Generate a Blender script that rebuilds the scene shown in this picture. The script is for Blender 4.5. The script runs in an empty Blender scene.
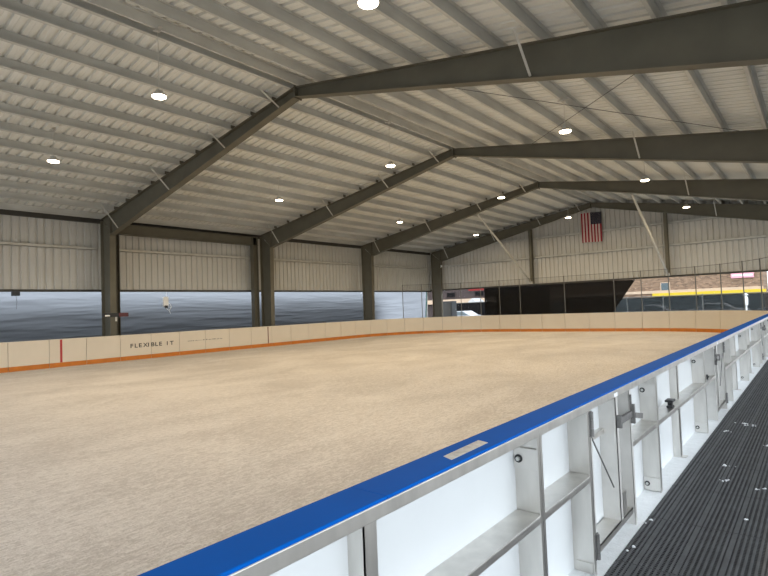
import bpy, math, random
from mathutils import Vector, Matrix, noise
random.seed(7)
C = bpy.context.scene.collection
PI = math.pi

# ------------------------------------------------------------------ helpers
class MB:
    def __init__(s): s.v = []; s.f = []; s.m = []
    def add(s, vs, fs, mi=0):
        b = len(s.v); s.v += [tuple(v) for v in vs]
        for f in fs: s.f.append(tuple(i + b for i in f)); s.m.append(mi)
    def box(s, x0, x1, y0, y1, z0, z1, mi=0):
        vs = [(x0,y0,z0),(x1,y0,z0),(x1,y1,z0),(x0,y1,z0),(x0,y0,z1),(x1,y0,z1),(x1,y1,z1),(x0,y1,z1)]
        s.add(vs, [(0,3,2,1),(4,5,6,7),(0,1,5,4),(1,2,6,5),(2,3,7,6),(3,0,4,7)], mi); return s
    def prism(s, poly, ext, mi=0):
        n = len(poly); e = Vector(ext)
        vs = [Vector(p) for p in poly] + [Vector(p) + e for p in poly]
        fs = [tuple(range(n-1,-1,-1)), tuple(range(n, 2*n))]
        for i in range(n): fs.append((i, (i+1) % n, n + (i+1) % n, n + i))
        s.add(vs, fs, mi); return s
    def bar(s, p, q, w, h, up=(0,0,1), mi=0):
        p = Vector(p); q = Vector(q); d = (q-p).normalized()
        a = d.cross(Vector(up))
        if a.length < 1e-4: a = d.cross(Vector((1,0,0)))
        a.normalize(); b = a.cross(d)
        c = [p + a*(sx*w/2) + b*(sy*h/2) for sx, sy in ((-1,-1),(1,-1),(1,1),(-1,1))]
        s.prism(c, q-p, mi); return s
    def tube(s, p, q, r, n=10, r2=None, mi=0):
        p = Vector(p); q = Vector(q); d = (q-p).normalized()
        a = d.orthogonal().normalized(); b = d.cross(a); r2 = r if r2 is None else r2
        vs = [p + (a*math.cos(2*PI*i/n) + b*math.sin(2*PI*i/n))*r for i in range(n)]
        vs += [q + (a*math.cos(2*PI*i/n) + b*math.sin(2*PI*i/n))*r2 for i in range(n)]
        fs = [tuple(range(n-1,-1,-1)), tuple(range(n,2*n))] + [(i,(i+1)%n,n+(i+1)%n,n+i) for i in range(n)]
        s.add(vs, fs, mi); return s
    def path(s, pts, r, n=8, mi=0):
        for a, b in zip(pts[:-1], pts[1:]): s.tube(a, b, r, n, mi=mi)
        return s
    def lathe(s, prof, c, n=24, mi=0):
        vs = []; fs = []
        for (r, z) in prof:
            for i in range(n):
                t = 2*PI*i/n; vs.append((c[0]+r*math.cos(t), c[1]+r*math.sin(t), c[2]+z))
        for k in range(len(prof)-1):
            for i in range(n):
                fs.append((k*n+i, k*n+(i+1)%n, (k+1)*n+(i+1)%n, (k+1)*n+i))
        fs.append(tuple(range(n-1,-1,-1))); fs.append(tuple(range((len(prof)-1)*n, len(prof)*n)))
        s.add(vs, fs, mi); return s
    def build(s, name, mat, parent=None, bevel=0, local=False, loc=None, smooth=False):
        off = Vector((0,0,0))
        if parent is not None and not local: off = world_loc(parent)
        if loc is not None: off = Vector(loc)
        me = bpy.data.meshes.new(name)
        me.from_pydata([tuple(Vector(v)-off) for v in s.v], [], s.f)
        mats = mat if isinstance(mat, (list, tuple)) else [mat]
        for m_ in mats: me.materials.append(m_)
        me.polygons.foreach_set('material_index', s.m)
        if smooth: me.polygons.foreach_set('use_smooth', [True]*len(me.polygons))
        me.update()
        o = bpy.data.objects.new(name, me); C.objects.link(o)
        if parent is not None: o.parent = parent
        if loc is not None: o.location = loc
        if bevel:
            b = o.modifiers.new('bevel', 'BEVEL'); b.width = bevel; b.segments = 2; b.limit_method = 'ANGLE'
        return o

def world_loc(o):
    v = Vector(o.location)
    while o.parent is not None:
        o = o.parent; v = v + Vector(o.location)
    return v
def tag(o, label, cat, group=None):
    o['label'] = label; o['category'] = cat
    if group: o['group'] = group
    return o
def thing(name, label, cat, loc, group=None, rz=0):
    o = bpy.data.objects.new(name, None); C.objects.link(o)
    o.location = loc; o.rotation_euler = (0,0,rz); o.empty_display_size = .1
    return tag(o, label, cat, group)
def struct(o): o['kind'] = 'structure'; return o
def dup(root, loc, rz=0, label=None):
    r = root.copy(); C.objects.link(r); r.location = loc; r.rotation_euler = (0,0,rz)
    if label: r['label'] = label
    for ch in list(root.children):
        c = ch.copy(); C.objects.link(c); c.parent = r
        for g in list(ch.children):
            d = g.copy(); C.objects.link(d); d.parent = c
    return r
ORD = ['first','second','third','fourth','fifth','sixth','seventh','eighth','ninth','tenth','eleventh','twelfth','thirteenth','fourteenth','fifteenth','sixteenth','seventeenth','eighteenth','nineteenth','twentieth','twenty-first','twenty-second','twenty-third','twenty-fourth','twenty-fifth','twenty-sixth','twenty-seventh','twenty-eighth','twenty-ninth','thirtieth']

# ------------------------------------------------------------------ materials
def mat(name, col, rough=.6, metal=0., var=.06, scale=6., bump=0., bscale=60., spec=.5, stretch=(1,1,1), transl=None, alpha=None, emit=None, brick=False):
    m = bpy.data.materials.new(name); m.use_nodes = True
    nt = m.node_tree; N = nt.nodes; Lk = nt.links
    b = N['Principled BSDF']
    b.inputs['Roughness'].default_value = rough; b.inputs['Metallic'].default_value = metal
    b.inputs['Specular IOR Level'].default_value = spec
    tc = N.new('ShaderNodeTexCoord'); mp = N.new('ShaderNodeMapping')
    mp.inputs['Scale'].default_value = stretch
    Lk.new(tc.outputs['Object'], mp.inputs['Vector'])
    nz = N.new('ShaderNodeTexNoise'); nz.inputs['Scale'].default_value = scale; nz.inputs['Detail'].default_value = 5
    Lk.new(mp.outputs['Vector'], nz.inputs['Vector'])
    cr = N.new('ShaderNodeValToRGB')
    cr.color_ramp.elements[0].position = .3; cr.color_ramp.elements[1].position = .7
    cr.color_ramp.elements[0].color = (*[max(0,c*(1-var)) for c in col], 1)
    cr.color_ramp.elements[1].color = (*[min(1,c*(1+var)) for c in col], 1)
    Lk.new(nz.outputs['Fac'], cr.inputs['Fac']); Lk.new(cr.outputs['Color'], b.inputs['Base Color'])
    if bump:
        n2 = N.new('ShaderNodeTexNoise'); n2.inputs['Scale'].default_value = bscale; n2.inputs['Detail'].default_value = 6
        Lk.new(mp.outputs['Vector'], n2.inputs['Vector'])
        bp = N.new('ShaderNodeBump'); bp.inputs['Strength'].default_value = bump; bp.inputs['Distance'].default_value = .02
        Lk.new(n2.outputs['Fac'], bp.inputs['Height']); Lk.new(bp.outputs['Normal'], b.inputs['Normal'])
    if emit: 
        b.inputs['Emission Color'].default_value = (*emit[0],1); b.inputs['Emission Strength'].default_value = emit[1]
    out = N['Material Output']; sh = b.outputs['BSDF']
    if transl:
        t = N.new('ShaderNodeBsdfTranslucent'); t.inputs['Color'].default_value = (*transl[0],1)
        mx = N.new('ShaderNodeMixShader'); mx.inputs['Fac'].default_value = transl[1]
        Lk.new(sh, mx.inputs[1]); Lk.new(t.outputs['BSDF'], mx.inputs[2]); sh = mx.outputs['Shader']
    if alpha is not None:
        t = N.new('ShaderNodeBsdfTransparent')
        mx = N.new('ShaderNodeMixShader'); mx.inputs['Fac'].default_value = alpha
        Lk.new(t.outputs['BSDF'], mx.inputs[1]); Lk.new(sh, mx.inputs[2]); sh = mx.outputs['Shader']
    Lk.new(sh, out.inputs['Surface'])
    if brick:
        br = N.new('ShaderNodeTexBrick'); br.inputs['Scale'].default_value = 1.
        br.inputs['Brick Width'].default_value = .30; br.inputs['Row Height'].default_value = .11; br.inputs['Mortar Size'].default_value = .01
        br.inputs['Color1'].default_value = (*[c*.6 for c in col],1); br.inputs['Color2'].default_value = (*[c*1.5 for c in col],1)
        br.inputs['Mortar'].default_value = (*[c*1.1+.03 for c in col],1)
        sw = N.new('ShaderNodeSeparateXYZ'); cb = N.new('ShaderNodeCombineXYZ')
        Lk.new(tc.outputs['Object'], sw.inputs[0]); Lk.new(sw.outputs['X'], cb.inputs['X']); Lk.new(sw.outputs['Z'], cb.inputs['Y'])
        Lk.new(cb.outputs[0], br.inputs['Vector']); Lk.new(br.outputs['Color'], b.inputs['Base Color'])
    return m

M = {}
M['frame']  = mat('frame_paint', (.125,.118,.088), .6, 0, .12, 1.5)
M['galv']   = mat('galvanised_steel', (.56,.57,.545), .5, .05, .14, 2.5, stretch=(1,.3,1))
M['angle']  = mat('galvanised_angle', (.60,.60,.56), .5, .1, .1, 4)
M['roof']   = mat('roof_sheet', (.76,.775,.745), .55, .0, .05, .8)
M['clad']   = mat('wall_cladding', (.57,.57,.545), .6, .0, .05, .8)
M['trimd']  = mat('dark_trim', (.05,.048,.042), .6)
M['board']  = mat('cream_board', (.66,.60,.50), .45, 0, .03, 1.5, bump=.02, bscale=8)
M['orange'] = mat('orange_kick', (.52,.165,.012), .45, 0, .12, 3)
M['redln']  = mat('red_line', (.42,.03,.03), .5)
M['rust']   = mat('goal_line', (.16,.06,.035), .5)
M['black']  = mat('black_print', (.05,.05,.05), .6)
M['grey']   = mat('grey_print', (.20,.185,.165), .6)
M['blue']   = mat('blue_cap', (.0,.098,.45), .6, 0, .04, 3, bump=.015, bscale=25, spec=.04)
M['alu']    = mat('aluminium', (.66,.64,.605), .36, 1.0, .10, 9, bump=.03, bscale=40, stretch=(1,1,.2))
M['alu2']   = mat('bright_aluminium', (.66,.645,.615), .45, .6, .05, 9)
M['poly']   = mat('white_polyethylene', (.655,.68,.69), .35, 0, .015, 3)
M['frost']  = mat('frost_white', (.78,.80,.81), .8, 0, .05, 14, bump=.5, bscale=50)
M['steel']  = mat('zinc_steel', (.22,.215,.21), .45, .8, .15, 20)
M['bolt']   = mat('bolt_steel', (.6,.6,.58), .3, .9)
M['rubber'] = mat('black_rubber', (.066,.068,.071), .6, 0, .22, 9, bump=.1, bscale=80)
M['blackp'] = mat('black_plastic', (.012,.012,.013), .4)
M['white']  = mat('white_plastic', (.92,.94,.96), .4)
M['tape']   = mat('clear_label', (.55,.56,.56), .35, 0, .25, 30)
M['conc']   = mat('concrete', (.34,.33,.31), .85, 0, .12, 1.2, bump=.1)
M['lens']   = mat('lamp_lens', (.9,.88,.8), .4, emit=((1,.86,.62), 22))
M['house']  = mat('lamp_housing', (.55,.55,.53), .4, .3)
M['tarp']   = mat('grey_tarp', (.10,.11,.125), .5, 0, .5, 3, bump=.25, bscale=4., stretch=(1,.14,5), spec=.15, transl=((.285,.30,.325), .85))
M['btarp']  = mat('black_tarp', (.008,.008,.009), .9, spec=.05)
M['bmesh']  = mat('black_mesh_tarp', (.010,.010,.011), .9, spec=.05, alpha=.88)
M['npost']  = mat('dark_net_post', (.13,.13,.12), .6, .2)
M['net']    = mat('fine_netting', (.05,.05,.05), .8, alpha=.10)
M['wind']   = mat('fence_windscreen', (.028,.033,.035), .8, 0, .25, 2, spec=.1, alpha=.70)
M['brick']  = mat('tan_brick', (.20,.128,.08), .9, brick=True)
M['brickd'] = mat('dark_brick', (.035,.022,.02), .85, brick=True)
M['cream']  = mat('cream_band', (.50,.37,.26), .7)
M['yellow'] = mat('yellow_band', (.58,.42,.015), .6)
M['glass']  = mat('dark_glass', (.10,.13,.14), .15)
M['pink']   = mat('pink_sign', (.72,.34,.40), .6)
M['redsign']= mat('red_sign', (.22,.03,.03), .8, spec=.1)
M['silver'] = mat('car_silver', (.38,.39,.41), .3, .3)
M['cwhite'] = mat('car_white', (.50,.50,.50), .3)
M['cdark']  = mat('car_dark', (.05,.05,.06), .25)
M['asph']   = mat('asphalt', (.15,.15,.15), .9, 0, .15, 2)
M['teal']   = mat('teal_edge', (.10,.33,.34), .5)
M['darkgrey']  = mat('dark_blue_grey', (.05,.055,.06), .9, 0, .2, 3)
M['fred']   = mat('flag_red', (.30,.015,.03), .8)
M['fwht']   = mat('flag_white', (.62,.52,.50), .8)
M['fblu']   = mat('flag_blue', (.012,.014,.035), .8)
M['maroon'] = mat('maroon_panel', (.10,.02,.025), .5)

def ice_material():
    m = bpy.data.materials.new('skated_ice'); m.use_nodes = True
    nt = m.node_tree; N = nt.nodes; Lk = nt.links; b = N['Principled BSDF']
    tc = N.new('ShaderNodeTexCoord')
    n1 = N.new('ShaderNodeTexNoise'); n1.inputs['Scale'].default_value = .55; n1.inputs['Detail'].default_value = 7; n1.inputs['Distortion'].default_value = .6
    mp = N.new('ShaderNodeMapping'); mp.inputs['Scale'].default_value = (1.3,.75,1); mp.inputs['Rotation'].default_value = (0,0,.5)
    Lk.new(tc.outputs['Object'], mp.inputs[0]); Lk.new(mp.outputs[0], n1.inputs['Vector'])
    # skate scratches: stretched noise at two angles
    def scr(rot, sc, st):
        p = N.new('ShaderNodeMapping'); p.inputs['Rotation'].default_value = (0,0,rot); p.inputs['Scale'].default_value = st
        Lk.new(tc.outputs['Object'], p.inputs[0])
        t = N.new('ShaderNodeTexNoise'); t.inputs['Scale'].default_value = sc; t.inputs['Detail'].default_value = 4; t.inputs['Distortion'].default_value = 1.2
        Lk.new(p.outputs[0], t.inputs['Vector']); return t.outputs['Fac']
    a = scr(.4, 9, (2.6,.7,1)); c = scr(-.6, 12, (2.4,.7,1)); d = scr(0, 30, (1,1,1))
    ad = N.new('ShaderNodeMath'); ad.operation = 'ADD'; Lk.new(a, ad.inputs[0]); Lk.new(c, ad.inputs[1])
    a2 = N.new('ShaderNodeMath'); a2.operation = 'ADD'; Lk.new(ad.outputs[0], a2.inputs[0]); Lk.new(d, a2.inputs[1])
    sc = N.new('ShaderNodeMath'); sc.operation = 'MULTIPLY'; sc.inputs[1].default_value = .3333; Lk.new(a2.outputs[0], sc.inputs[0])
    w1 = N.new('ShaderNodeMath'); w1.operation = 'MULTIPLY'; w1.inputs[1].default_value = .5; Lk.new(n1.outputs['Fac'], w1.inputs[0])
    w2 = N.new('ShaderNodeMath'); w2.operation = 'MULTIPLY'; w2.inputs[1].default_value = 1.5; Lk.new(sc.outputs[0], w2.inputs[0])
    mx = N.new('ShaderNodeMath'); mx.operation = 'ADD'; Lk.new(w1.outputs[0], mx.inputs[0]); Lk.new(w2.outputs[0], mx.inputs[1])
    hf = N.new('ShaderNodeMath'); hf.operation = 'MULTIPLY'; hf.inputs[1].default_value = .5; Lk.new(mx.outputs[0], hf.inputs[0])
    cr = N.new('ShaderNodeValToRGB'); e = cr.color_ramp.elements
    e[0].position = .44; e[0].color = (.525,.495,.48,1); e[1].position = .565; e[1].color = (.73,.70,.685,1)
    Lk.new(hf.outputs[0], cr.inputs[0]); Lk.new(cr.outputs[0], b.inputs['Base Color'])
    b.inputs['Roughness'].default_value = .62; b.inputs['Specular IOR Level'].default_value = .1
    bp = N.new('ShaderNodeBump'); bp.inputs['Strength'].default_value = .9; bp.inputs['Distance'].default_value = .03
    Lk.new(sc.outputs[0], bp.inputs['Height']); Lk.new(bp.outputs[0], b.inputs['Normal'])
    return m
M['ice'] = ice_material()

# ------------------------------------------------------------------ camera (solved from the photograph's vanishing lines)
yaw, pitch, roll, HC = .6819, .0389, -.0378, 1.7607
fw = Vector((-math.sin(yaw)*math.cos(pitch), math.cos(yaw)*math.cos(pitch), math.sin(pitch)))
r0 = Vector((math.cos(yaw), math.sin(yaw), 0)); u0 = r0.cross(fw)
rr = math.cos(roll)*r0 + math.sin(roll)*u0; uu = -math.sin(roll)*r0 + math.cos(roll)*u0
cd = bpy.data.cameras.new('camera'); cam = bpy.data.objects.new('camera', cd); C.objects.link(cam)
mw = Matrix(((rr.x,uu.x,-fw.x,0),(rr.y,uu.y,-fw.y,0),(rr.z,uu.z,-fw.z,HC),(0,0,0,1)))
cam.matrix_world = mw
cd.sensor_fit = 'HORIZONTAL'; cd.sensor_width = 36; cd.lens = 534.38/768*36; cd.clip_end = 400; cd.clip_start = .05
bpy.context.scene.camera = cam

# ------------------------------------------------------------------ building dimensions
XR, HT, SL = -11.55, 8.345, .1673          # ridge x, rafter top at ridge, roof slope
HB, SBL, SBR = 8.06, .2188, .2293          # rafter underside
Y0, L = 10.55, 8.70                        # nearest visible frame, frame spacing
YF = 36.95; XW = -25.0; XE = 2*XR - XW     # far wall, left wall, right wall
YB = Y0 - 2*L - .25                        # rear edge of the roof
ZC = 3.10                                  # underside of the wall cladding
GZ = -.14                                  # slab level outside the ice
def ztop(x): return HT - SL*abs(x-XR)      # rafter top
def zroof(x): return ztop(x) + .285        # roof sheet

def profile(u0, u1, pitch=.305, h=.045):
    out = []; u = u0
    while u < u1 - 1e-6:
        for du, n in ((0,0),(.06,0),(.068,.006),(.095,.006),(.103,0),(.19,0),(.215,h),(.265,h),(.29,0)):
            if u+du <= u1: out.append((u+du, n))
        u += pitch
    out.append((u1, 0)); return out
def ribbed(points_lo, points_hi):
    mb = MB(); n = len(points_lo)
    mb.add(points_lo + points_hi, [(i, i+1, n+i+1, n+i) for i in range(n-1)]); return mb

# roof: two ribbed slopes, ribs running from eave to ridge
pr = profile(YB, YF+.15, h=.06)
mb = ribbed([(XW-.12, y, zroof(XW-.12)+n) for y, n in pr], [(XR, y, zroof(XR)+n) for y, n in pr])
struct(mb.build('ceiling', M['roof']))
mb = ribbed([(XE+.12, y, zroof(XE+.12)+n) for y, n in pr], [(XR, y, zroof(XR)+n) for y, n in pr])
struct(mb.build('ceiling', M['roof']))
# walls
pw = profile(YB, YF, h=.06)
struct(ribbed([(XW-n, y, ZC) for y, n in pw], [(XW-n, y, zroof(XW)) for y, n in pw]).build('wall_left', M['clad']))
struct(ribbed([(XE+n, y, ZC) for y, n in pw], [(XE+n, y, zroof(XE)) for y, n in pw]).build('wall_right', M['clad']))
pf = profile(XW, XE, h=.06)
def zfar(x): return 3.16
struct(ribbed([(x, YF+n, 3.16) for x, n in pf], [(x, YF+n, zroof(x)) for x, n in pf]).build('wall_far', M['clad']))
struct(ribbed([(x, YB-n, 5.2) for x, n in pf], [(x, YB-n, zroof(x)) for x, n in pf]).build('wall_rear', M['clad']))
# base angle under sheet walls, left and far also dark as painted shadow; eave strut
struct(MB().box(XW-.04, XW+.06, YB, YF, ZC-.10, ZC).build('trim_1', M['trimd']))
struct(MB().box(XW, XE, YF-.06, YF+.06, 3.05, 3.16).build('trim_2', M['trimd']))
struct(MB().box(XW+.01, XW+.10, YB, YF, ztop(XW)-.02, ztop(XW)+.25).build('trim_3', M['trimd']))
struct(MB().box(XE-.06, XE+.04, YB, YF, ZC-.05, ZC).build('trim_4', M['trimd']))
# ground outside, slab inside
struct(MB().box(-75, 60, -40, 110, -.40, -.20).build('ground', M['asph']))
struct(MB().box(XW-.4, XE+.4, YB-.4, YF+.4, -.20, GZ).build('floor', M['conc']))

# ------------------------------------------------------------------ steel frames
FW = .26
def isec(top, bot, y, horiz):
    """I-section: polygons in the XZ plane; top / bot are lines of two points (outer, inner flange)."""
    mb = MB()
    (a, b), (c, d) = top, bot
    web = [(a[0], y-.006, a[1]), (b[0], y-.006, b[1]), (d[0], y-.006, d[1]), (c[0], y-.006, c[1])]
    mb.prism(web, (0, .012, 0))
    for p, q, in ((a, b), (c, d)):
        v = Vector((q[0]-p[0], 0, q[1]-p[1])).normalized(); nrm = Vector((-v.z, 0, v.x))*.009
        pp = Vector((p[0], 0, p[1])); qq = Vector((q[0], 0, q[1]))
        poly = [pp-nrm, qq-nrm, qq+nrm, pp+nrm]
        mb.prism([(w.x, y-FW/2, w.z) for w in poly], (0, FW, 0))
    return mb
FN = {-1:'grey steel portal frame above the photographer, out of sight', 0:'nearest big grey steel roof frame, its ridge at upper left centre',
      1:'second grey steel roof frame, the one standing behind the nearest', 2:'third grey steel roof frame, between the second and the far wall frame',
      3:'farthest grey steel roof frame, set against the end wall with the flag'}
XLi, XLo = -23.62, XW + .50
for k in (0, 1, 2, 3):
    y = Y0 + k*L if k < 3 else YF - .40
    fr = thing('steel_frame', FN[k], 'steel frame', (XR, y, GZ), 'portal frames of the building')
    def zb(x): return HB - (SBL if x < XR else SBR)*abs(x-XR)
    isec(((XLo, ztop(XLo)), (XR, HT)), ((XLi, zb(XLi)), (XR, HB)), y, 1).build('rafter', M['frame'], fr)
    XRo = 2*XR-XLo; XRi = 2*XR-XLi
    isec(((XRo, ztop(XRo)), (XR, HT)), ((XRi, zb(XRi)), (XR, HB)), y, 1).build('rafter', M['frame'], fr)
    isec(((XLo, ztop(XLo)-.05), (XLo, GZ)), ((XLi, zb(XLi)), (XLi-.10, GZ)), y, 0).build('column', M['frame'], fr)
    isec(((XRo, ztop(XRo)-.05), (XRo, GZ)), ((XRi, zb(XRi)), (XRi+.10, GZ)), y, 0).build('column', M['frame'], fr)
    # knee plates and ridge splice plate
    MB().box(XLi-.02, XLi+.02, y-FW/2, y+FW/2, zb(XLi), ztop(XLi)-.02).build('knee_plate', M['frame'], fr)
    p = MB(); p.box(2*XR-XLi-.02, 2*XR-XLi+.02, y-FW/2, y+FW/2, zb(2*XR-XLi), ztop(XLi)-.02); p.build('knee_plate', M['frame'], fr)
    MB().box(XR-.018, XR+.018, y-FW/2-.01, y+FW/2+.01, HB-.06, HT+.04).build('splice_plate', M['frame'], fr)
    MB().box(XLi-.42, XLi+.05, y-.3, y+.3, GZ, GZ+.03).build('base_plate', M['frame'], fr)
    for side in (-1, 1):
        for q in range(12):
            x = XR + side*(1.08 + 1.062*q)
            if abs(x - XR) > 12.6: continue
            MB().box(x-side*.012-.005, x-side*.012+.005, y-.09, y+.09, ztop(x)+.01, ztop(x)+.20).build('purlin_clip', M['frame'], fr)
    # flange braces: light angles from purlin down to the lower flange
    for xb in (-22.9, -18.7, -15.1, -12.3, -4.4):
        s_ = -1
        MB().bar((xb-.02, y-.75, zroof(xb)-.22), (xb+.02, y-.10, zb(xb)+.03), .05, .012, (1,0,.2)).bar((xb+.0, y-.75, zroof(xb)-.22), (xb+.02, y-.10, zb(xb)+.03), .012, .05, (1,0,.2)).build('flange_brace', M['angle'], fr)

# ------------------------------------------------------------------ purlins (Z sections lapped along the whole roof)
def purlin(x, label, d=.27):
    zt = zroof(x) - .006; s = 1 if x < XR else -1          # up-slope direction in x
    t = .008; fl = .08
    prof = [(-fl, -d), (0, -d), (0, -t), (fl, -t), (fl, 0), (-t, 0), (-t, -d+t), (-fl+t, -d+t), (-fl+t, -d+.036), (-fl, -d+.036)]
    pts = []
    for a, z in prof:
        xx = x - s*a; pts.append((xx, YB, zt + z + (SL*(-1 if x > XR else 1)*(xx-x))))
    o = MB().prism(pts, (0, YF-YB, 0)).build('purlin', M['galv'])
    tag(o, label, 'purlin', 'galvanised purlins under the roof sheets'); return o
for side in (-1, 1):
    sn = 'left' if side < 0 else 'right'
    purlin(XR + side*.22, 'galvanised ridge purlin just on the %s of the roof peak' % sn)
    for k in range(12):
        x = XR + side*(1.08 + 1.062*k)
        if k == 11 and side < 0: x = XW + .55
        purlin(x, '%s galvanised purlin below the ridge purlin on the %s roof slope' % (ORD[k], sn))
# roof rods crossing in the bay behind the nearest frame
for (a, b, lb) in (((-1.2, Y0+.2), (-8.1, Y0+L-.3), 'thin steel brace rod under right roof slope, running away to the left'),
                   ((-8.1, Y0+.3), (-1.2, Y0+L-.3), 'thin steel brace rod under right roof slope, running away to the right')):
    o = MB().tube((a[0], a[1], ztop(a[0])-.10-.03*(a[0] < -5)), (b[0], b[1], ztop(b[0])-.10-.03*(a[0] < -5)), .009, 8).build('brace_rod', M['npost'])
    tag(o, lb, 'brace rod', 'roof brace rods')

# ------------------------------------------------------------------ girts, end wall columns, kickers, portal bracing
gn = ['left of the nearest column, at the photo edge', 'between the nearest column and the second column', 'between the second column and the third column', 'between the third column and the far corner']
for k in range(4):
    ya = Y0 + (k-1)*L + .16; yb = (Y0 + k*L if k < 3 else YF-.40) - .16
    mb = MB().box(XW+.02, XW+.20, ya, yb, 4.86, 4.875).box(XW+.185, XW+.20, ya, yb, 4.86, 4.98).box(XW+.02, XW+.20, ya, yb, 4.965, 4.98)
    tag(mb.build('girt', M['angle']), 'horizontal steel girt on left wall cladding, ' + gn[k], 'girt', 'wall girts')
for j, (z, lb) in enumerate(((4.98, 'lower horizontal girt across the end wall, below the flag'), (6.36, 'upper horizontal girt across the end wall, behind the flag'))):
    mb = MB()
    xa = XLi + .1; xb = 2*XR - XLi - .1
    if j: xa, xb = -21.6, -1.5
    mb.box(xa, xb, YF-.20, YF-.02, z, z+.015).box(xa, xb, YF-.20, YF-.185, z, z+.13).box(xa, xb, YF-.20, YF-.02, z+.115, z+.13)
    tag(mb.build('girt', M['galv']), lb, 'girt', 'wall girts')
for x, zb_, lb in ((-15.9, 3.16, 'dark end wall column left of the flag'), (-7.1, 3.16, 'dark end wall column right of the flag')):
    ye = YF - .24; zt2 = HB - (SBL if x < XR else SBR)*abs(x-XR) - .012
    mb = MB().box(x-.09, x+.09, ye-.31, ye-.295, zb_, zt2).box(x-.006, x+.006, ye-.295, ye-.02, zb_, zt2).box(x-.09, x+.09, ye-.035, ye-.02, zb_, zt2)
    tag(mb.build('end_wall_column', M['frame']), lb, 'column', 'end wall columns')
y3 = Y0 + 2*L
for x, xt, lb in ((-15.9, -15.4, 'light steel diagonal brace rising from end column left of the flag'), (-7.1, -6.85, 'light steel diagonal brace rising from end column right of the flag')):
    sb = SBL if x < XR else SBR
    zt_ = HB - sb*abs(xt-XR) - .02
    mb = MB().tube((x, YF-.63, 3.24), (xt, y3+.05, zt_-.03), .06, 12)
    mb.box(x-.10, x+.10, YF-.68, YF-.558, 3.14, 3.30)
    tag(mb.build('diagonal_brace', M['angle']), lb, 'brace', 'end wall kicker braces')
pb = thing('portal_brace', 'dark grey portal frame inside the left wall bay behind the nearest column', 'portal frame', (XW+.6, Y0+L/2, GZ))
for yy in (Y0+.42, Y0+L-.60):
    mb = MB().box(XW+.42, XW+.72, yy-.16, yy-.145, GZ, 6.02).box(XW+.42, XW+.72, yy+.145, yy+.16, GZ, 6.02).box(XW+.565, XW+.577, yy-.145, yy+.145, GZ, 6.02)
    mb.build('column', M['frame'], pb)
mb = MB().box(XW+.42, XW+.72, Y0+.2, Y0+L-.4, 6.03, 6.05).box(XW+.42, XW+.72, Y0+.2, Y0+L-.4, 5.58, 5.60).box(XW+.565, XW+.577, Y0+.2, Y0+L-.4, 5.60, 6.03)
mb.build('beam', M['frame'], pb)

# ------------------------------------------------------------------ pendant lights
LP = [(-5.04,6.09,6.40,'right row, nearest, at top edge of the photo'), (-5.10,14.35,6.40,'right row, second from the camera'), (-5.02,22.60,6.40,'right row, third, left of the third frame brace'), (-5.03,31.10,6.40,'right row, farthest, in front of the end wall'),
      (-11.30,6.13,6.75,'ridge row, nearest, at upper left'), (-11.35,14.60,6.75,'ridge row, second, behind the nearest frame'), (-11.25,22.80,6.75,'ridge row, third, in front of the third rafter'), (-11.25,31.40,6.75,'ridge row, farthest, left of the flag'),
      (-17.16,6.01,6.45,'left row, nearest, at far left of the photo'), (-17.20,14.48,6.45,'left row, second, above the second column'), (-17.47,23.10,6.45,'left row, third, above the third column'), (-17.50,31.50,6.45,'left row, farthest, beside the left diagonal brace')]
LAMP_W = 160
first = None
lamps = []
for (x, y, z, lb) in LP:
    lab = 'round white pendant lamp in the ' + lb
    if first is None:
        t = thing('pendant_light', lab, 'lamp', (x, y, z), 'hanging high bay lamps')
        MB().lathe([(.02,.14),(.07,.13),(.09,.08),(.13,.055),(.165,.03),(.172,.0),(.16,-.008)], (0,0,0), 28).build('housing', M['house'], t, local=True, smooth=False)
        MB().lathe([(.155,-.010),(.15,-.028),(.05,-.034)], (0,0,0), 28).build('lens', M['lens'], t, local=True)
        ld = bpy.data.lights.new('lamp_light', 'AREA'); ld.shape = 'DISK'; ld.size = .29; ld.energy = LAMP_W; ld.color = (1, .77, .47)
        lo = bpy.data.objects.new('lamp_light', ld); C.objects.link(lo); lo.parent = t; lo.location = (0, 0, -.05)
        first = t
    else: t = dup(first, (x, y, z), 0, lab)
    lamps.append((t, x, y, z))
for t, x, y, z in lamps:
    zr = zroof(x) - .28
    MB().tube((x, y, z+.13), (x, y, zr), .009, 8).build('rod', M['angle'], t)
    MB().box(x-.16, x+.16, y-.035, y+.035, zr-.02, zr+.0).box(x-.05, x+.05, y-.05, y+.05, zr-.07, zr-.02).build('hanger', M['house'], t)

# ------------------------------------------------------------------ ice
XL, XN = -22.65, -1.452
MY = .13; ML = 2.81; YN = MY + 9*ML         # near side modules: joints at MY + k*ML
PW = 1.325; YLend = 10.35 + 11*PW           # left boards: joints at 10.35 + k*PW
YD = 31.5; RL = YD - YLend; RN = YD - YN
cL = (XL+RL, YLend); cN = (XN-RN, YN)
NL, NF, NR = 8, 6, 7
out = [(XN, -2.72), (XN, YN)]
for i in range(1, 33):
    t = PI/2*i/32; out.append((cN[0]+RN*math.cos(t), cN[1]+RN*math.sin(t)))
for i in range(0, 33):
    t = PI/2 + PI/2*i/32; out.append((cL[0]+RL*math.cos(t), cL[1]+RL*math.sin(t)))
out.append((XL, -2.72))
o = MB().prism([(x, y, -.13) for x, y in out], (0,0,.13)).build('ice_surface', M['ice']); struct(o)

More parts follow.
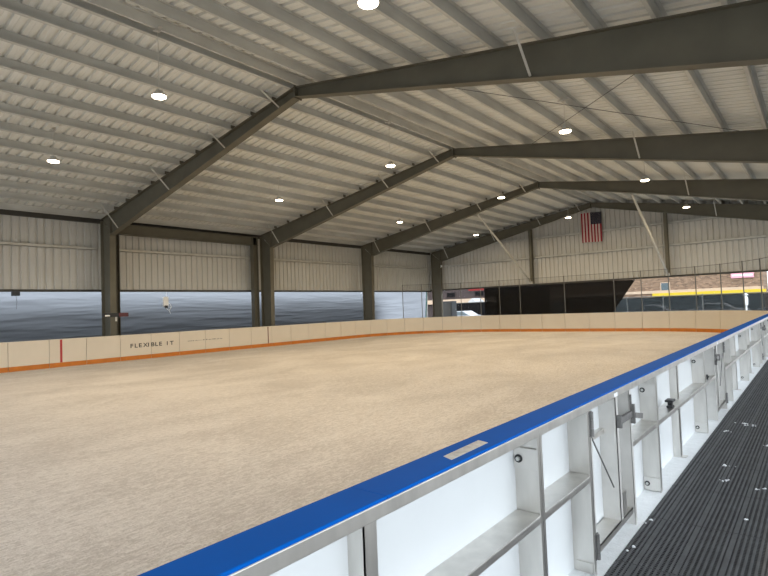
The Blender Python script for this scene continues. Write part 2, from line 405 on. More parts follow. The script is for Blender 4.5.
# ------------------------------------------------------------------ cream boards round the left, far end and corners
BH = 1.07
def board(parent, pts, nrm):
    """one board following local polyline pts (outer/ice face), nrm = outward (away from ice) unit vectors."""
    def strip(name, m_, z0, z1, d0, d1):
        n = len(pts); vs = []; fs = []
        for (p, q) in zip(pts, nrm):
            for d, z in ((d0,z0),(d1,z0),(d1,z1),(d0,z1)): vs.append((p[0]+q[0]*d, p[1]+q[1]*d, z))
        for i in range(n-1):
            for j in range(4): fs.append((i*4+j, i*4+(j+1)%4, (i+1)*4+(j+1)%4, (i+1)*4+j))
        fs.append((0,1,2,3)); fs.append(tuple((n-1)*4+j for j in (3,2,1,0)))
        mb = MB(); mb.add(vs, fs); return mb.build(name, m_, parent, local=True)
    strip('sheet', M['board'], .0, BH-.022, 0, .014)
    strip('kick_plate', M['orange'], .0, .175, -.008, 0)
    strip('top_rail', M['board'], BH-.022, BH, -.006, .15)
    strip('frame_rail', M['alu'], .55, .56, .014, .15)
    for e in (0, -1):
        p, q = pts[e], nrm[e]; w = Vector((-q[1], q[0], 0)); s_ = 1 if e == 0 else -1
        # end plate behind the sheet
        w = (Vector((pts[1][0]-pts[0][0], pts[1][1]-pts[0][1], 0)).normalized())*(.006*s_)
        a = Vector((p[0]+q[0]*.014, p[1]+q[1]*.014, -.13)); b = Vector((p[0]+q[0]*.15, p[1]+q[1]*.15, -.13))
        MB().prism([a, b, b+w, a+w], (0,0,BH-.022+.13)).build('end_post', M['alu'], parent, local=True)
# straight: local origin at the board's start, runs +Y, ice towards +X
G_ = 'cream rink boards'
pg = .007
proto = thing('rink_board', 'x', 'rink board', (XL, 0, 0), G_)
board(proto, [(0,pg),(0,PW-pg)], [(-1,0),(-1,0)])
first_used = False
for k in range(-8, 11):
    ys = 10.35 + k*PW
    if k < -3: lab = '%s cream rink board left of the board bearing the red line' % ORD[-3-k]
    else: lab = None
    rel = k + 2                                    # k = -2 carries the red line (y 7.73 .. 9.05)
    if rel == 0: lab = 'cream rink board bearing the bright red centre line'
    elif rel == 2: lab = 'cream rink board with the black start of the printed shop name'
    elif rel == 3: lab = 'cream rink board with the black end of the printed shop name'
    elif rel == 4: lab = 'cream rink board with first part of the faint small print'
    elif rel == 5: lab = 'cream rink board with last part of the faint small print'
    elif rel == 7: lab = 'cream rink board bearing the thin rust-brown goal line'
    elif rel < 0: lab = '%s cream rink board to the left of the red centre line board' % ORD[-rel-1]
    elif rel < 7: lab = '%s cream rink board to the right of the red centre line board' % ORD[rel-1]
    else: lab = '%s cream rink board beyond the goal line board on the left side' % ORD[rel-8]
    if not first_used: proto.location = (XL, ys, 0); proto['label'] = lab; b = proto; first_used = True
    else: b = dup(proto, (XL, ys, 0), 0, lab)
    if rel == 0: MB().box(XL, XL+.004, 8.07, 8.15, .18, BH-.005).build('red_line', M['redln'], b)['label'] = 'bright red vertical line'
    if rel == 7: MB().box(XL, XL+.004, 18.02, 18.08, .18, BH-.005).build('goal_line', M['rust'], b)['label'] = 'rust-brown vertical line'
    if rel == 2: BA = b
    if rel == 3: BB = b
    if rel == 4: BC = b
    if rel == 5: BD = b
def text_mesh(txt, y, z, h, wscale, parent, m_, name='letter'):
    cu = bpy.data.curves.new('t', 'FONT'); cu.body = txt; cu.size = h/.7; cu.extrude = .0; cu.offset = .006
    tmp = bpy.data.objects.new('t', cu); C.objects.link(tmp)
    bpy.context.view_layer.update()
    me0 = bpy.data.meshes.new_from_object(tmp)
    vs = [(v.co.x, v.co.y) for v in me0.vertices]; fs = [tuple(p.vertices) for p in me0.polygons]
    bpy.data.objects.remove(tmp); bpy.data.curves.remove(cu)
    if not vs: return
    x0 = min(v[0] for v in vs)
    mb = MB(); mb.add([(XL+.0035, y+(a-x0)*wscale, z+b_) for a, b_ in vs], fs)
    bpy.data.meshes.remove(me0)
    return mb.build(name, m_, parent)
pit_ = .181
for q, ch in enumerate('FLEXIBLE IT'):
    y = 10.77 + q*pit_ - (.04 if q > 8 else 0) + (.035 if ch == 'I' else 0)
    if ch != ' ': text_mesh(ch, y, .515, .165, 1.22 if ch not in 'X' else 1.1, BA if q < 5 else BB, M['black'])
# faint small print, too small to read: a row of tiny dashes
for b, ya, yb in ((BC, 13.42, 14.30), (BD, 14.36, 15.24)):
    mb = MB(); y = ya; i = 0
    while y < yb:
        w = random.choice((.03,.045,.06)); h_ = random.choice((.03,.035,.05))
        mb.box(XL, XL+.0035, y, y+w, .60, .60+h_); y += w + random.choice((.03,.03,.06)); i += 1
    mb.build('small_print', M['grey'], b)
# curved corner boards
def arc_board(R, n, k, centre, a0, lab, protoholder):
    da = (PI/2)/n; a = a0 + k*da
    if protoholder[0] is None:
        t = thing('rink_board', lab, 'rink board', (centre[0], centre[1], 0), G_, a)
        seg = 6; e = pg/R
        pts = []; nr = []
        for i in range(seg+1):
            u = e + (da-2*e)*i/seg
            pts.append((R*math.cos(u), R*math.sin(u))); nr.append((math.cos(u), math.sin(u)))
        board(t, pts, nr); protoholder[0] = t
    else: t = dup(protoholder[0], (centre[0], centre[1], 0), a, lab)
    return t
ph = [None]
for k in range(NL):   # from the left straight to the far straight: angles pi -> pi/2
    arc_board(RL, NL, NL-1-k, cL, PI/2, '%s curved cream board of the far left corner, counted from the left side' % ORD[k], ph)
ph = [None]
for k in range(NR):
    arc_board(RN, NR, NR-1-k, cN, 0, '%s curved cream board of the far right corner, counted from the end wall' % ORD[k], ph)
fwid = (cN[0]-cL[0])/NF
pf_ = None
for k in range(NF):
    lab = '%s cream board from the left on the straight far end' % ORD[k]
    x = cL[0] + fwid*(k+1)
    if pf_ is None:
        t = thing('rink_board', lab, 'rink board', (x, YD, 0), G_, PI/2)
        board(t, [(0,pg),(0,fwid-pg)], [(1,0),(1,0)]); pf_ = t
        # runs from x to x-fwid (local +Y -> world -X), outward = world +Y
    else: t = dup(pf_, (x, YD, 0), PI/2, lab)

# ------------------------------------------------------------------ near side: aluminium board modules
XB, XF = -1.440, -1.285
ZB = -.12
def end_post(t, y, s, z0=ZB, z1=1.045, name='end_post', lip=.03, xf=XF):
    """plate across the depth with a front lip; s=+1 lip towards +Y, -1 towards -Y"""
    mb = MB()
    a, b = (y, y+.006) if s > 0 else (y-.006, y)
    mb.box(XB, xf, a, b, z0, z1)
    c, d = (y, y+lip) if s > 0 else (y-lip, y)
    mb.box(xf-.005, xf+.001, c, d, z0, z1)
    return mb.build(name, M['alu2' if name == 'latch_jamb' else 'alu'], t)
def bolt(t, x, y, z):
    b = MB().tube((x, y, z), (x, y-.006, z), .024, 16).build('washer', M['blackp'], t)
    MB().tube((x, y-.006, z), (x, y-.018, z), .013, 6).tube((x, y-.018, z), (x, y-.024, z), .008, 10).build('bolt', M['bolt'], b)
    return b
def module(y0, lab, kind, cap_sticker=False):
    y1 = y0 + ML
    t = thing('board_module', lab, 'rink board', (XB, y0, ZB), 'aluminium framed boards of the near side')
    e = .002
    MB().box(XN, XN+.012, y0+e, y1-e, ZB, 1.049).build('sheet', M['poly'], t)
    MB().box(XN-.008, XN, y0+e, y1-e, 0, .175).build('kick_plate', M['orange'], t)
    mb = MB().box(XB, XF+.001, y0+e, y1-e, 1.050, 1.059).box(XF-.006, XF+.002, y0+e, y1-e, .998, 1.050)
    mb.build('top_rail', M['alu'], t, bevel=.0015)
    for s_, yy in ((1, y0+e), (-1, y1-e)): end_post(t, yy, s_)
    for zc_, zz in ((.862, (.805,.925)), (-.05, (-.112,.012))):
        p = MB().box(XB+.002, XF-.006, y1-e-.022, y1-e-.0065, zz[0], zz[1]).build('bolt_plate', M['alu2'], t, bevel=.001)
        bolt(t, XB+.034, y1-e-.022, zc_)
        MB().box(XB+.002, XF-.006, y0+e+.0065, y0+e+.016, zz[0], zz[1]).build('bolt_plate', M['alu2'], t, bevel=.001)
    def shelf(a, b):
        MB().box(XB, XF, a, b, .553, .559).box(XF-.006, XF+.0, a, b, .515, .553).build('shelf_rail', M['alu'], t, bevel=.0012)
    if kind == 0:
        shelf(y0+.012, y1-.012)
        ym = y0 + ML/2
        MB().box(XB, XB+.085, ym-.04, ym-.034, ZB, .55).box(XB+.079, XB+.085, ym-.04, ym+.035, ZB, .55).box(XB, XB+.085, ym-.04, ym-.034, .56, 1.036).box(XB+.079, XB+.085, ym-.04, ym+.035, .56, 1.036).build('middle_post', M['alu'], t)
        MB().box(XB, XF-.02, ym-.05, ym+.06, ZB, ZB+.006).build('foot', M['alu'], t)
    else:
        mir = (kind < 0)
        def Y(d): return (y1 - d) if mir else (y0 + d)
        S = -1 if mir else 1
        shelf(min(Y(.012), Y(.84)), max(Y(.012), Y(.84))); shelf(min(Y(1.87), Y(ML-.012)), max(Y(1.87), Y(ML-.012)))
        end_post(t, Y(.85), -S, name='hinge_jamb', lip=.045)
        end_post(t, Y(1.86), S, name='latch_jamb', lip=.045)
        # hole plates at the jamb foot
        MB().box(XB+.02, XF-.02, Y(.85)-.014 if not mir else Y(.85)+.001, Y(.85)-.007 if not mir else Y(.85)+.014, ZB, ZB+.07).build('foot', M['alu'], t)
        # gate leaf
        ya, yb = sorted((Y(.875), Y(1.845)))
        g = MB().box(XB+.001, XB+.011, ya, yb, .04, 1.03).build('gate', M['poly'], t); g['label'] = 'white gate leaf with aluminium frame'
        MB().box(XB+.011, XF-.01, ya, yb, .02, .028).box(XF-.016, XF-.01, ya, yb, -.02, .028).build('gate_sill', M['alu'], g)
        def stile(d, s_, lip):
            y = Y(d); mb = MB()
            a, b = sorted((y, y+.006)); mb.box(XB+.011, XF-.008, a, b, .028, 1.0)
            c, d_ = sorted((y, y+s_*lip)); mb.box(XF-.014, XF-.008, c, d_, .028, 1.0); mb.build('gate_stile', M['alu2'], g)
        stile(.88, S, .03); stile(1.50, S, .055)
        MB().box(XB+.011, XB+.05, ya, yb, .70, .74).build('gate_rail', M['alu'], g)
        MB().tube((XF-.01, Y(.90), .81), (XF-.012, Y(1.36), .33), .006, 8).build('tie_rod', M['steel'], g)
        for z in (.905, .065):
            h = MB().tube((XF+.012, Y(.865), z-.085), (XF+.012, Y(.865), z-.032), .013, 10).tube((XF+.012, Y(.865), z-.028), (XF+.012, Y(.865), z+.028), .013, 10).tube((XF+.012, Y(.865), z+.032), (XF+.012, Y(.865), z+.085), .013, 10)
            yy = Y(.865)
            h.box(XF-.001, XF+.006, min(yy, yy-S*.03), max(yy, yy-S*.03), z-.085, z+.085).box(XF-.001, XF+.006, min(yy, yy+S*.035), max(yy, yy+S*.035), z-.085, z+.085)
            h.build('hinge', M['steel'], g)
        # latch: box on the stile, bolt bar to the jamb, lever
        ys_ = Y(1.52); yj = Y(1.88)
        mb = MB().box(XF-.008, XF+.02, min(ys_, yj), max(ys_, yj), .775, .825)
        mb.box(XF-.008, XF+.03, min(ys_-.012, ys_+.012), max(ys_-.012, ys_+.012), .75, .85)
        mb.box(XF+.001, XF+.035, min(yj-.012, yj+.015), max(yj-.012, yj+.015), .72, .88)
        mb.build('latch', M['steel'], g, bevel=.002)
        MB().bar((XF+.03, Y(1.88), .79), (XF+.045, Y(2.05), .755), .02, .045).build('latch_lever', M['steel'], g)
        MB().box(XF+.001, XF+.012, min(Y(1.865), Y(1.89)), max(Y(1.865), Y(1.89)), .88, .96).build('strike_plate', M['steel'], t)
        MB().box(XB+.03, XF-.02, min(Y(1.62), Y(1.70)), max(Y(1.62), Y(1.70)), .03, .21).build('drop_bolt_box', M['alu'], g)
        MB().box(XF+.002, XF+.0035, min(Y(1.44), Y(1.53)), max(Y(1.44), Y(1.53)), 1.002, 1.03).build('sticker', M['white'], t)['label'] = 'small white sticker'
    return t
mlab = ['near board module closest to the photographer, under the first blue cap rail', 'nearest near board module, white panel over a wide aluminium shelf', 'near board module with the nearest gate, its latch and hinges',
        'near board module with a black clamp on its shelf', 'near board module with the second gate from the camera', 'first near board module beyond the second gate',
        'second near board module beyond the second gate', 'near board module with the farthest gate', 'second last near board module before the far corner', 'last near board module, joining the far right corner']
kinds = [0, 0, 1, 0, -1, 0, 0, 1, 0, 0]
for i in range(10):
    module(MY + (i-1)*ML, mlab[i], kinds[i])
# blue cap rails, joints at the middle of the modules
def cap(ya, yb, lab, sticker=False):
    prof = []
    x0, x1, z0, z1, r = XN-.004, -1.268, 1.060, 1.074, .006
    for cx, cz, a0 in ((x1-r, z1-r, 0), (x0+r, z1-r, PI/2), (x0+r, z0+.004, PI), (x1-r, z0+.004, 1.5*PI)):
        for i in range(5):
            a = a0 + PI/2*i/4; rz_ = r if cz > z0+.005 else .004
            prof.append((cx + r*math.cos(a), ya+.0015, cz + rz_*math.sin(a)))
    if sticker or False:
        t = thing('cap_rail', lab, 'cap rail', ((x0+x1)/2, ya, z0), 'blue cap rails of the near boards')
        MB().prism(prof, (0, yb-ya-.003, 0)).build('cap', M['blue'], t)
        st = MB().prism([(-1.375,2.08,z1), (-1.312,2.05,z1), (-1.318,2.40,z1), (-1.383,2.42,z1)], (0,0,.0012)).build('sticker', M['tape'], t); st['label'] = 'torn clear grey sticker'
        MB().prism([(-1.405,.80,z1), (-1.390,.80,z1), (-1.390,.83,z1), (-1.405,.83,z1)], (0,0,.001))
    else:
        t = MB().prism(prof, (0, yb-ya-.003, 0)).build('cap_rail', M['blue'], loc=((x0+x1)/2, ya, z0))
        tag(t, lab, 'cap rail', 'blue cap rails of the near boards')
    return t
clab = ['nearest blue cap rail, running out of the bottom edge', 'second blue cap rail, the one with the torn sticker', 'blue cap rail over the nearest gate latch and black clamp', 'blue cap rail running up to the second gate',
        'blue cap rail over and just beyond the second gate', 'third last blue cap rail, before the farthest gate', 'second last full blue cap rail, at the farthest gate', 'blue cap rail just beyond the farthest gate', 'last long blue cap rail near the far corner', 'short blue cap rail end at the far corner']
for i in range(10):
    ya = MY - ML/2 + i*ML; yb = ya + ML
    if i == 9: yb = YN
    cap(ya, yb, clab[i], i == 1)
# black clamp and small black catch
mb = MB().box(-1.36, -1.30, 6.50, 6.60, .560, .582).box(-1.352, -1.308, 6.52, 6.58, .582, .625).box(-1.37, -1.29, 6.48, 6.62, .625, .648)
tag(mb.build('clamp', M['blackp'], loc=(-1.33, 6.55, .56), bevel=.004), 'black plastic clamp standing on the aluminium shelf', 'clamp')
mb = MB().box(XF+.002, XF+.022, 8.66, 8.69, .60, .67).box(XF+.002, XF+.035, 8.655, 8.70, .63, .65)
tag(mb.build('catch', M['blackp'], loc=(XF+.01, 8.68, .6)), 'small black catch on the board post before the second gate', 'catch')

# frost strip at the boards' foot
struct(MB().box(XN+.002, -1.245, -3, YN+.1, GZ, ZB).build('trim_5', M['frost']))

# ------------------------------------------------------------------ rubber mats: ribs on crossbars
TW, TL = .94, .965
mb = MB()
n = 26; pit = TW/n
for i in range(n):
    wide = (i % 7 == 3)
    w = .031 if wide else .0155
    mb.box(i*pit+(pit-w)/2, i*pit+(pit+w)/2, .003, TL-.003, .010, .026)
nb = 34
for j in range(nb):
    y = TL*(j+.5)/nb; mb.box(.002, TW-.002, y-.006, y+.006, .0, .021)
mb.box(.002, TW-.002, .003, .010, 0, .024).box(.002, TW-.002, TL-.010, TL-.003, 0, .024)
pm = None; row = 0
for r_ in range(-1, 25):
    for c_ in range(2):
        x = -1.243 + c_*TW; y = 2.14 + (r_)*TL*1.0
        lab = 'black ribbed rubber mat tile, %s row from the camera, %s' % (ORD[r_+1], 'beside the boards' if c_ == 0 else 'second from the boards')
        if pm is None:
            pm = mb.build('rubber_mat', M['rubber'], loc=None); pm.location = (x, y, GZ); tag(pm, lab, 'mat', 'rubber floor mats'); o = pm
        else:
            o = pm.copy(); C.objects.link(o); o.location = (x, y, GZ); o['label'] = lab
# ice crumbs
mb = MB()
for (x, y, n_, sx, sy) in ((-.98,9.40,10,.10,.05), (-.86,9.30,8,.08,.04), (-1.08,8.75,7,.06,.04), (-.62,8.15,5,.06,.03), (-.86,6.98,8,.07,.03), (-.86,6.42,6,.05,.04), (-.55,6.3,4,.05,.05), (-1.22,4.9,4,.02,.06), (-1.20,4.3,4,.02,.07),(-.6,5.4,3,.04,.04)):
    for i in range(n_):
        px, py = x+random.uniform(-sx,sx), y+random.uniform(-sy,sy); s_ = random.uniform(.005,.013)
        mb.lathe([(.001,s_),(s_*.8,s_*.6),(s_*1.1,0)], (px,py,GZ+.026), 6)
o = mb.build('ice_crumbs', M['frost']); o['kind'] = 'stuff'; tag(o, 'scattered white ice crumbs on the black rubber mats', 'ice crumbs')

# ------------------------------------------------------------------ left wall tarps
tl = ['grey blue plastic tarp in the opening left of the nearest column', 'grey blue plastic tarp behind the small white box', 'grey blue plastic tarp between the second and third columns', 'pale grey plastic tarp in the last opening before the far corner']
for k in range(4):
    ya = Y0 + (k-1)*L + .50; yb = Y0 + k*L + .498 if k < 3 else YF - .27
    ny, nz_ = 70, 110; vs = []; fs = []
    for j in range(nz_+1):
        z = GZ + .03 + (ZC+.15-GZ-.03)*j/nz_
        for i in range(ny+1):
            y = ya + (yb-ya)*i/ny
            w = noise.noise(Vector((y*.35+k*7, z*2.6, 1.3)))*.03 + noise.noise(Vector((y*.6, z*9, 4.1+k)))*.014 + noise.noise(Vector((y*1.5, z*19, 2.1+k)))*.009
            vs.append((XW-.20 + w*(1-abs(2*j/nz_-1)**4), y, z))
    for j in range(nz_):
        for i in range(ny): fs.append((j*(ny+1)+i, j*(ny+1)+i+1, (j+1)*(ny+1)+i+1, (j+1)*(ny+1)+i))
    mb = MB(); mb.add(vs, fs)
    tag(mb.build('tarp', M['tarp'], smooth=True), tl[k], 'tarp', 'tarps in the left wall openings')
# dark wall added outside to block sky light and shade the lower tarps
tag(MB().box(XW-1.35, XW-1.15, -8, 30.5, -.2, 2.8).build('sky_block_wall', M['darkgrey']), 'unseen dark wall added behind the left tarps to block sky light', 'wall')
# white box with a looped cable, dark fixture, bar on the column, corner light
wb = thing('junction_box', 'small white box with a looped white cable on the grey tarp', 'box', (XW-.06, 13.66, 2.3))
MB().box(XW-.06, XW+.04, 13.53, 13.80, 2.28, 2.76).build('casing', M['white'], wb, bevel=.015)
MB().box(XW+.04, XW+.05, 13.58, 13.75, 2.20, 2.33).build('gland_plate', M['blackp'], wb)
cp = []
for i in range(17):
    a = 2*PI*i/16; cp.append((XW+.03, 13.80+.13*math.sin(a), 2.27+.16*math.cos(a)))
MB().path(cp, .012, 6).path([(XW+.0, 13.70, 2.68), (XW-.0, 13.72, 3.06)], .008, 6).path([(XW+.03, 13.82, 2.10), (XW+.02, 13.90, 1.92)], .010, 6).build('cable', M['white'], wb)
fx = thing('floodlight', 'small dark fixture hanging under cladding at far left', 'light fixture', (XW+.12, 7.27, 2.9))
MB().box(XW+.06, XW+.20, 7.14, 7.42, 2.83, 3.03).build('casing', M['darkgrey'], fx, bevel=.02)
MB().path([(XW+.1, 7.3, 2.84), (XW+.1, 7.33, 2.6), (XW+.1, 7.31, 2.3)], .008, 6).build('cable', M['darkgrey'], fx)
bb = thing('bracket_bar', 'dark horizontal bar with maroon end fixed across the nearest column', 'bracket', (XLi, Y0, 1.9))
MB().box(XLi-.07, XLi+.03, 10.10, 11.16, 1.85, 2.02).build('bar', M['blackp'], bb)
MB().box(XLi+.03, XLi+.05, 10.74, 11.14, 1.85, 2.02).build('end_panel', M['maroon'], bb)['label'] = 'maroon end panel'
MB().box(XLi+.03, XLi+.036, 10.16, 10.36, 1.88, 1.94).build('tag', M['white'], bb)['label'] = 'pale tag'
MB().box(XLi-.08, XLi-.068+.02, 10.62, 10.70, 1.66, 1.86).build('stem', M['angle'], bb)
cl = thing('security_light', 'tiny white light fixed on the far corner column', 'light fixture', (XLi+.02, YF-.45, 4.98))
MB().box(XLi-.0, XLi+.12, YF-.50, YF-.40, 4.95, 5.12).build('head', M['white'], cl, bevel=.02)
MB().box(XLi-.03, XLi+.02, YF-.52, YF-.38, 4.90, 4.98).build('bracket', M['angle'], cl)
st = thing('tarp_strip', 'narrow white strip with teal edge hanging beside far corner column', 'tarp', (XW+.05, 36.0, .1))
MB().prism([(XW+.02, 35.85, .0), (XW+.02, 36.0, .0), (XW+.05, 36.35, 3.0), (XW+.05, 36.2, 3.0)], (.012,0,0)).build('band', M['teal'], st)
MB().prism([(XW+.02, 36.0, .0), (XW+.02, 36.2, .0), (XW+.05, 36.40, 3.0), (XW+.05, 36.35, 3.0)], (.012,0,0)).build('face', M['white'], st)

# ------------------------------------------------------------------ end netting on posts
posts = []
def pol(c, R, a): return (c[0]+(R+.17)*math.cos(a), c[1]+(R+.17)*math.sin(a))
for k in (3,4,5,6,7): posts.append(pol(cL, RL, PI - k*(PI/2)/NL))
for k in (0,1,3,5,6): posts.append((cL[0]+fwid*k, YD+.17))
for k in (1,2,3,4,5,6): posts.append(pol(cN, RN, PI/2 - k*(PI/2)/NR))
for i, (x, y) in enumerate(posts):
    t = MB().tube((x, y, GZ), (x, y, 3.33), .022, 10).box(x-.05, x+.05, y-.05, y+.05, GZ, GZ+.012).build('net_post', M['npost'], loc=(x, y, GZ))
    tag(t, '%s slim netting post from the left, behind the far boards' % ORD[i], 'post', 'posts of the end netting')
mb = MB(); n_ = len(posts)
vs = [(x, y, 1.10) for x, y in posts] + [(x, y, 3.30) for x, y in posts]
mb.add(vs, [(i, i+1, n_+i+1, n_+i) for i in range(n_-1)])
nt_ = thing('protective_netting', 'fine dark netting stretched between the posts behind the far boards', 'netting', (posts[0][0], posts[0][1], 1.0))
mb.build('net', M['net'], nt_)
MB().path([(x, y, 3.30) for x, y in posts], .010, 6).build('top_rope', M['trimd'], nt_)

# ------------------------------------------------------------------ flag (hung vertically), parts by material
def flag():
    X0, X1, Z0, Z1 = -12.25, -10.93, 5.70, 7.70
    yy = YF - .33
    mb = MB(); nx, nz = 52, 40
    W = X1 - X0; H = Z1 - Z0
    vs = []
    for j in range(nz+1):
        for i in range(nx+1):
            u = i/nx; v = j/nz
            vs.append((X0+W*u, yy - .03*math.sin(u*9)*(1-.3*v) - .015*math.sin(u*23+v*2), Z0 + H*v - .05*u*0 + (.02*math.sin(u*5))))
    for j in range(nz):
        for i in range(nx):
            stripe = i//4; m_ = 0 if stripe % 2 == 0 else 1
            if i >= 24 and j >= nz*.60: m_ = 2
            mb.add([], [])
            mb.f.append((j*(nx+1)+i, j*(nx+1)+i+1, (j+1)*(nx+1)+i+1, (j+1)*(nx+1)+i)); mb.m.append(m_)
    mb.v = vs
    # stars
    def star(cx, cz, r):
        pts = []
        for k in range(10):
            a = PI/2 + k*PI/5; q = r if k % 2 == 0 else r*.42
            pts.append((cx+q*math.cos(a), yy-.058, cz+q*math.sin(a)))
        mb.add(pts, [tuple(range(10))], 1)
    for a in range(9):
        for b in range(6 if a % 2 == 0 else 5):
            star(X0+W*(.5 + (.055 + .078*b + (0 if a % 2 == 0 else .039))), Z0+H*(.64+.041*a), .018)
    t = mb.build('flag', [M['fred'], M['fwht'], M['fblu']], loc=((X0+X1)/2, yy, Z1))
    tag(t, 'red and white striped flag with dark blue starred corner hung on the end wall', 'flag')
flag()

# ------------------------------------------------------------------ black tarps in the end wall opening
bt = thing('mesh_tarp', 'black see-through mesh tarp with slanted right edge under the end wall', 'tarp', (-14.5, YF+.3, 3.1))
def sheet(poly, y, nm, m_, par):
    MB().prism([(x, y, z) for x, z in poly], (0, .006, 0)).build(nm, m_, par)
sheet([(-20.2, .0), (-11.35, .0), (-9.20, 3.04), (-20.2, 3.16)], YF+.30, 'sheet', M['bmesh'], bt)
for i in range(4):
    x = -10.6 + i*.42; MB().tube((x, YF+.30, 3.02), (x, YF+.22, 3.14), .008, 6).build('tie', M['angle'], bt)
o = thing('solid_tarp', 'solid black tarp hanging behind the mesh tarp, left of its middle', 'tarp', (-17, YF+.5, 2.6))
sheet([(-19.25, -.1), (-15.1, -.1), (-15.1, 2.55), (-19.25, 2.62)], YF+.5, 'sheet', M['btarp'], o)
MB().tube((-19.3, YF+.5, 2.6), (-15.0, YF+.5, 2.56), .02, 8).build('top_pole', M['trimd'], o)
o = thing('low_tarp', 'low black tarp hanging behind the mesh tarp, near its slanted edge', 'tarp', (-13, YF+.5, 2.05))
sheet([(-14.0, -.1), (-11.3, -.1), (-10.5, 2.0), (-14.0, 2.05)], YF+.5, 'sheet', M['btarp'], o)
MB().tube((-14.1, YF+.5, 2.06), (-10.4, YF+.5, 2.0), .02, 8).build('top_pole', M['trimd'], o)

# ------------------------------------------------------------------ outside beyond the end wall
bd = thing('brick_building', 'tan brick building with yellow band seen through the far right opening', 'building', (-13, 62, -.2))
MB().box(-24, -3.9, 60, 66, -.2, 7).build('wall', M['brick'], bd)
MB().box(-24, -3.9, 59.9, 60, 2.28, 2.56).build('cream_band', M['cream'], bd)['label'] = 'cream band'
MB().box(-13.2, -3.7, 59.75, 60, 1.93, 2.28).build('yellow_band', M['yellow'], bd)['label'] = 'yellow band'
w = MB().box(-12.45, -11.55, 59.92, 60, 2.50, 3.36).build('window_frame', M['cream'], bd)
MB().box(-12.37, -11.63, 59.90, 59.93, 2.56, 3.30).build('pane', M['glass'], w)
MB().box(-24.2, -3.7, 59.7, 66.2, 7, 7.3).build('parapet', M['cream'], bd)
MB().box(-24, -3.9, 59.97, 60, -.2, 1.9).build('shopfront', M['glass'], bd)
sg = thing('wall_sign', 'pink and white sign on the tan brick building', 'sign', (-5.4, 59.9, 3.4))
MB().box(-6.35, -4.55, 59.86, 59.98, 3.40, 3.86).build('panel', M['pink'], sg)
MB().box(-6.25, -4.65, 59.84, 59.86, 3.58, 3.70).build('stripe', M['white'], sg)
bd2 = thing('dark_brick_building', 'dark brown brick building seen through the far left opening', 'building', (-36, 62, -.2))
MB().box(-52, -24.3, 60, 66, -.2, 6.5).build('wall', M['brickd'], bd2)
MB().box(-41.5, -31, 59.6, 60, 2.1, 2.65).build('awning', M['cream'], bd2)['label'] = 'pale awning'
MB().box(-52.2, -24.1, 59.7, 66.2, 6.5, 6.8).build('parapet', M['trimd'], bd2)
for x in (-37.4, -33.2):
    w = MB().box(x-.7, x+.7, 59.92, 60, 2.9, 3.6).build('window_frame', M['brickd'], bd2); MB().box(x-.62, x+.62, 59.9, 59.93, 2.98, 3.52).build('pane', M['btarp'], w)
sg = thing('shop_sign', 'small red sign on the dark brick building', 'sign', (-33.6, 59.9, 3.6))
MB().box(-34.7, -32.5, 59.85, 59.99, 3.62, 3.92).build('panel', M['redsign'], sg)
MB().box(-34.75, -32.45, 59.9, 59.99, 3.57, 3.97).build('frame', M['trimd'], sg)
bd3 = thing('grey_building', 'pale grey building at the far right edge of the opening', 'building', (0, 70, -.2))
MB().box(-3.6, 14, 68, 76, -.2, 8).build('wall', M['tape'], bd3); MB().box(-3.8, 14.2, 67.8, 76.2, 8, 8.3).build('parapet', M['trimd'], bd3)
# windscreen fence: each panel and post belongs to the run
fe = thing('windscreen_fence', 'chain fence with dark grey windscreen in front of the tan brick building', 'fence', (-6, 45, -.2))
for i in range(7):
    x = -14.4 + 2.6*i
    MB().box(x+.04, x+2.56, 45, 45.006, -.05, 1.86).build('screen', M['wind'], fe)
    MB().tube((x, 45.03, -.2), (x, 45.03, 1.98), .035, 10).build('post', M['npost'], fe)
MB().tube((-14.4, 45.03, 1.92), (3.8, 45.03, 1.92), .025, 8).build('top_rail', M['npost'], fe)
lp = thing('bollard_lamp', 'white bollard lamp standing before the fence at right', 'lamp', (-3.93, 44.6, -.2))
MB().lathe([(.14,0),(.12,.1),(.06,.2),(.05,1.2),(.12,1.3),(.13,1.75),(.05,1.95)], (-3.93, 44.6, -.2), 14).build('pole', M['white'], lp)
MB().lathe([(.16,0),(.16,.03),(.04,.14)], (-3.93, 44.6, 1.75), 14).build('cap', M['cwhite'], lp)
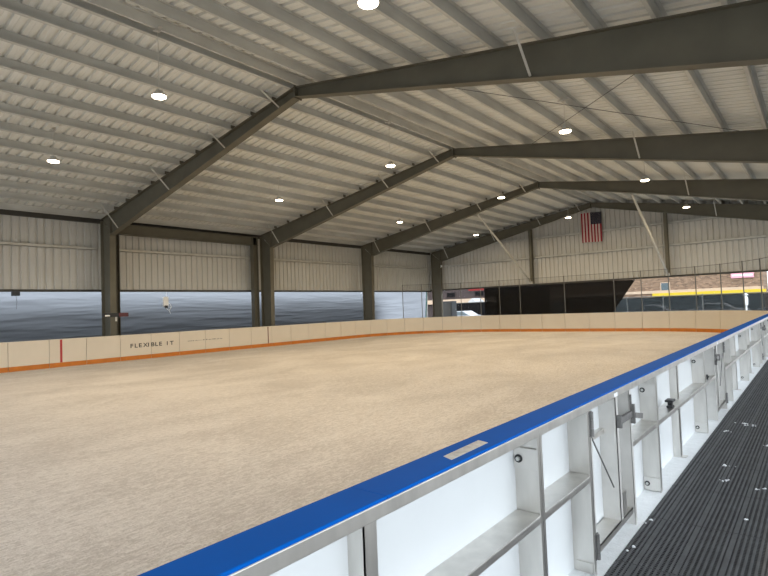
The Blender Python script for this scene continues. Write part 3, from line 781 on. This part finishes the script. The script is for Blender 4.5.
def car(x, y, m_, lab, flip=1):
    t = thing('car', lab, 'car', (x, y, -.2), 'cars parked beyond the rink')
    z = -.2
    prof = [(-2.2,.35),(-2.2,.75),(-2.05,.92),(-1.2,1.0),(-.55,1.42),(.75,1.45),(1.5,1.02),(2.1,.92),(2.25,.6),(2.2,.32)]
    MB().prism([(x+flip*a, y-.85, z+b) for a, b in prof], (0,1.7,0)).build('body', m_, t, bevel=.05)
    win = [(-1.0,1.0),(-.5,1.36),(.68,1.38),(1.25,1.02)]
    MB().prism([(x+flip*a, y-.87, z+b) for a, b in win], (0,1.74,0)).build('window', M['glass'], t)
    for a in (-1.4, 1.4):
        for s in (-.86, .66):
            MB().tube((x+a, y+s, z+.33), (x+a, y+s+.2, z+.33), .33, 18).build('wheel', M['blackp'], t)
car(-16.2, 49.5, M['silver'], 'silver car behind the mesh tarp edge at left of the windscreen fence')
car(-11.2, 49.5, M['silver'], 'silver car behind the windscreen fence, below the brick window')
car(-6.3, 49.5, M['cwhite'], 'white car behind the windscreen fence, below the yellow band', -1)
car(-1.6, 49.5, M['silver'], 'silver car behind the windscreen fence at far right')
car(-28.2, 47.0, M['silver'], 'silver grey car parked before the dark brick building')
tn = thing('white_canopy', 'white canopy tent before the dark brick building', 'tent', (-31.0, 55.5, -.2))
MB().prism([(-31.7,54.5,1.9),(-30.7,54.5,1.9),(-30.7,54.5,2.2),(-31.2,54.5,2.6),(-31.7,54.5,2.2)], (0,2,0)).build('roof', M['cwhite'], tn)
for x in (-31.65, -30.75):
    for y in (54.55, 56.45): MB().tube((x, y, -.2), (x, y, 1.9), .04, 8).build('leg', M['white'], tn)
dc = thing('awning_shade_block', 'black block standing in for the shade under the pale awning', 'shade block', (-28.0, 50, -.2))  # dark block put where only shade lies below the awning
MB().box(-33.0, -26.3, 50, 52, -.1, 2.02).build('body', M['btarp'], dc, bevel=.03); MB().box(-33.05, -26.25, 49.95, 52.05, 2.02, 2.1).build('block_top', M['trimd'], dc)
gc = thing('utility_cabinet', 'grey blue cabinet at the foot of the far corner column', 'cabinet', (-24.4, 39, -.2))
MB().box(-25.1, -24.05, 38.6, 39.4, -.2, 2.2).build('body', M['darkgrey'], gc, bevel=.03); MB().box(-25.0, -24.15, 38.58, 38.6, .1, 2.1).build('door', M['trimd'], gc)

# ------------------------------------------------------------------ daylight and view
w = bpy.data.worlds.new('overcast'); bpy.context.scene.world = w; w.use_nodes = True
bg = w.node_tree.nodes['Background']; bg.inputs['Color'].default_value = (.86, .93, 1.0, 1); bg.inputs['Strength'].default_value = 4.1
sc = bpy.context.scene
sc.view_settings.view_transform = 'Standard'; sc.view_settings.look = 'None'
sc.view_settings.exposure = 0; sc.view_settings.gamma = 1; sc.view_settings.use_curve_mapping = False
